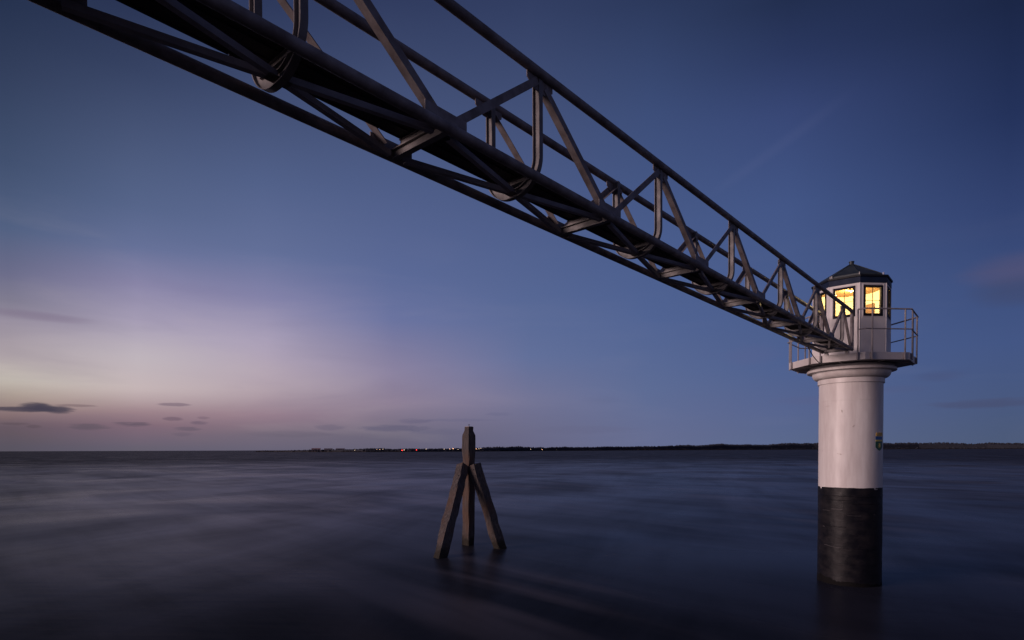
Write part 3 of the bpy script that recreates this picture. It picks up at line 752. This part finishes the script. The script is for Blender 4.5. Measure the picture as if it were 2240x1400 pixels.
for k in range(8):
    a = R(45*k); hole = k not in (3, 4, 5)
    link('cabin_wall', wallm if hole else wallm2, lh, (0, 0, 0), a)
    link('wall_lining', lin1 if hole else lin0, lh, (0, 0, 0), a)
    v = octv(HR-.004, 0, k); link('corner_bead', cmesh, lh, (v.x, v.y, 0))
    if hole:
        link('window_trim', tmh, lh, (0, 0, 0), a)
        fo = link('window_frame', fm, lh, (0, 0, 0), a)
        link('glazing_bar', barv, fo, (0, 0, 0)); link('glazing_bar', barh, fo, (0, 0, 0))
        for sy in (-1, 1):
            for zc_ in (gz0*.75+gz1*.25, gz0*.25+gz1*.75):
                link('pane', panem, fo, (0, sy*iw/2, zc_))
# door at the back
mb = MB(); mb.box((-ap-.012, 0, zw0+.98), .03, .66, 1.9); dr = mb.build('door', M['navy'], lh)
mb = MB(); mb.tube([(-ap-.028, .25, zw0+1.0), (-ap-.07, .25, zw0+1.0), (-ap-.07, .16, zw0+1.0)], .009, 6); mb.build('handle', M['iron'], dr)
# inner floor, ceiling boards, cupboard, shelf
mb = MB(); mb.prism([octv(HR-.10, zg1+.001, k) for k in range(8)], (0, 0, .02)); mb.build('cabin_floor', M['brown'], lh)
zc1 = Z(6.36)
mb = MB(); wdt = .095; y = -HR+.08
while y < HR-.08:
    half_ = math.sqrt(max(.01, (HR*.93)**2-(abs(y)+wdt/2)**2)); half_ = min(half_, ap-.075)
    if abs(y)+wdt/2 > ap-.08: half_ = 0
    if half_ > .05: mb.box((0, y, zc1), 2*half_, wdt-.008, .02)
    y += wdt
mb.build('ceiling_board', M['plank'], lh)
mb = MB(); mb.prism([octv(HR-.09, zc1+.012, k) for k in range(8)], (0, 0, .01)); mb.build('ceiling_backing', M['plank'], lh)
mb = MB(); mb.box((-.93, .42, Z(5.66)), .10, .26, .40, Matrix.Rotation(R(-20), 3, 'Z')); mb.build('wall_cabinet', M['brown'], lh)
mb = MB(); mb.box((-.96, -.30, Z(5.35)), .06, .34, .30); mb.build('notice_board', M['plank'], lh)
# fascia, gutter, roof
def octband(mb, R0, z0, R1, z1, k):
    a, b, c, d = octv(R0, z0, k), octv(R0, z0, k+1), octv(R1, z1, k+1), octv(R1, z1, k); mb.add([a, b, c, d], [(0, 1, 2, 3)])
for k in range(8):
    mb = MB(); fr_ = 1.405*W
    octband(mb, fr_, Z(6.27), fr_, Z(6.50), k); octband(mb, HR-.004, Z(6.272), fr_, Z(6.27), k); octband(mb, fr_-.03, Z(6.50), fr_-.03, Z(6.28), k)
    mb.build('fascia_board', M['navy'], lh)
    mb = MB(); g0, g1 = 1.395*W, 1.448*W
    octband(mb, g0, Z(6.485), g1, Z(6.50), k); octband(mb, g1, Z(6.50), g1, Z(6.566), k); octband(mb, g1, Z(6.566), g1-.02, Z(6.566), k); octband(mb, g1-.02, Z(6.566), g1-.02, Z(6.515), k); octband(mb, g1-.02, Z(6.515), 1.2*W, Z(6.525), k)
    mb.build('gutter', M['gutter'], lh)
roof = empty('roof'); roof.parent = lh
for k in range(8):
    mb = MB(); octband(mb, 1.22*W, Z(6.53), 1.205*W, Z(6.68), k); octband(mb, 1.205*W, Z(6.68), .10*W, Z(7.32), k)
    mb.build('roof_panel', M['copper'], roof)
    mb = MB(); a, b = octv(1.20*W, Z(6.685), k), octv(.10*W, Z(7.325), k); mb.tube([a, b], .012, 6); mb.build('roof_seam', M['copper'], roof)
mb = MB(); mb.lathe([(.095*W, Z(7.28)), (.085*W, Z(7.36)), (.085*W, Z(7.42)), (.10*W, Z(7.422)), (.10*W, Z(7.455)), (.001, Z(7.458))], 20, False); mb.build('vent_cap', M['copper'], roof)
for k in range(8):
    v = octv(1.27*W, 0, k); u = Vector((-v.y, v.x, 0)).normalized()
    mb = MB()
    for sg in ((-1, 1) if k % 2 else (0,)):
        q = v+u*.028*sg; mb.box((q.x, q.y, Z(6.62)), .018, .018, .13)
    mb.build('gutter_strap', M['floor'], lh)
# coat of arms painted plate on the shaft
CA = R(11.5-.7+61)
def curved(mb, pts, r0, th, zc, sub=1):
    n = len(pts); o = [(r0*cos(CA+u/RCY), r0*sin(CA+u/RCY), zc+v) for u, v in pts]; p = [((r0+th)*cos(CA+u/RCY), (r0+th)*sin(CA+u/RCY), zc+v) for u, v in pts]
    mb.add(o+p, [tuple(range(n))[::-1], tuple(range(n, 2*n))]+[(i, (i+1) % n, n+(i+1) % n, n+i) for i in range(n)])
arms = empty('coat_of_arms'); arms.parent = lh
zc = Z(.26)
def strips(name, fn_lo, fn_hi, x0, x1, mat, r0, n=8):
    mb = MB()
    for i in range(n):
        a, b = x0+(x1-x0)*i/n, x0+(x1-x0)*(i+1)/n
        curved(mb, [(a, fn_lo(a)), (b, fn_lo(b)), (b, fn_hi(b)), (a, fn_hi(a))], r0, .004, zc)
    mb.build(name, mat, arms)
hwd = .205
lo = lambda u: -.30+.115*(abs(u)/hwd)**1.6
strips('shield_field', lo, lambda u: .005, -hwd, hwd, M['green'], RCY+.001)
strips('shield_band', lambda u: .007, lambda u: .058, -hwd, hwd, M['yellow'], RCY+.001)
strips('shield_chief', lambda u: .060, lambda u: .165, -hwd, hwd, M['blue'], RCY+.001)
mb = MB()
for i in range(8):
    pass
star = []
for i in range(16):
    a = pi/2+2*pi*i/16; r_ = (.095 if i % 2 == 0 else .042); star.append((r_*cos(a)*.85, -.13+r_*sin(a)))
for i in range(16):
    curved(mb, [(0, -.13), star[i], star[(i+1) % 16]], RCY+.007, .004, zc)
mb.build('shield_emblem', M['yellow'], arms)
mb = MB(); curved(mb, [(-.19, .175), (0, .172), (0, .215), (-.19, .218)], RCY+.001, .012, zc); curved(mb, [(0, .172), (.19, .175), (.19, .218), (0, .215)], RCY+.001, .012, zc)
for i in range(5):
    c = -.16+.08*i; curved(mb, [(c-.032, .219), (c+.032, .219), (c+.014, .29), (c, .318 if i == 2 else .30), (c-.014, .29)], RCY+.001, .012, zc)
mb.build('crown', M['gold'], arms)

# ceiling lamp inside the cabin
cl_ = empty('ceiling_lamp', lh.location+Vector((0, 0, Z(6.34)))); tag(cl_, 'warm ceiling lamp burning inside the glazed cabin', 'lamp')
mb = MB(); mb.lathe([(.001, -.0), (.09, -.002), (.09, -.03), (.03, -.045), (.03, -.07), (.001, -.07)], 20); mb.build('lamp_base', M['white2'], cl_)
pl_ = bpy.data.lights.new('bulb', 'POINT'); pl_.energy = 118; pl_.color = (1, .69, .29); pl_.shadow_soft_size = .05
po = bpy.data.objects.new('bulb', pl_); C.objects.link(po); po.parent = cl_; po.location = (0, 0, -.13)

# power cable hanging from the bridge to the tower
def W3(x, y, Y): return at_depth(x, y, Y)
c0 = W3(1768, 760, 17.98); c1 = W3(1803, 799, 18.75)
pts = []
for i in range(17):
    t = i/16; p = c0.lerp(c1, t); p.z -= .20*4*t*(1-t)*.55; pts.append(p)
tagc = MB(); tagc.tube(pts, .013, 8); tag(tagc.build('power_cable', M['cable']), 'thin black cable sagging from the footbridge end to the underside of the gallery', 'cable')
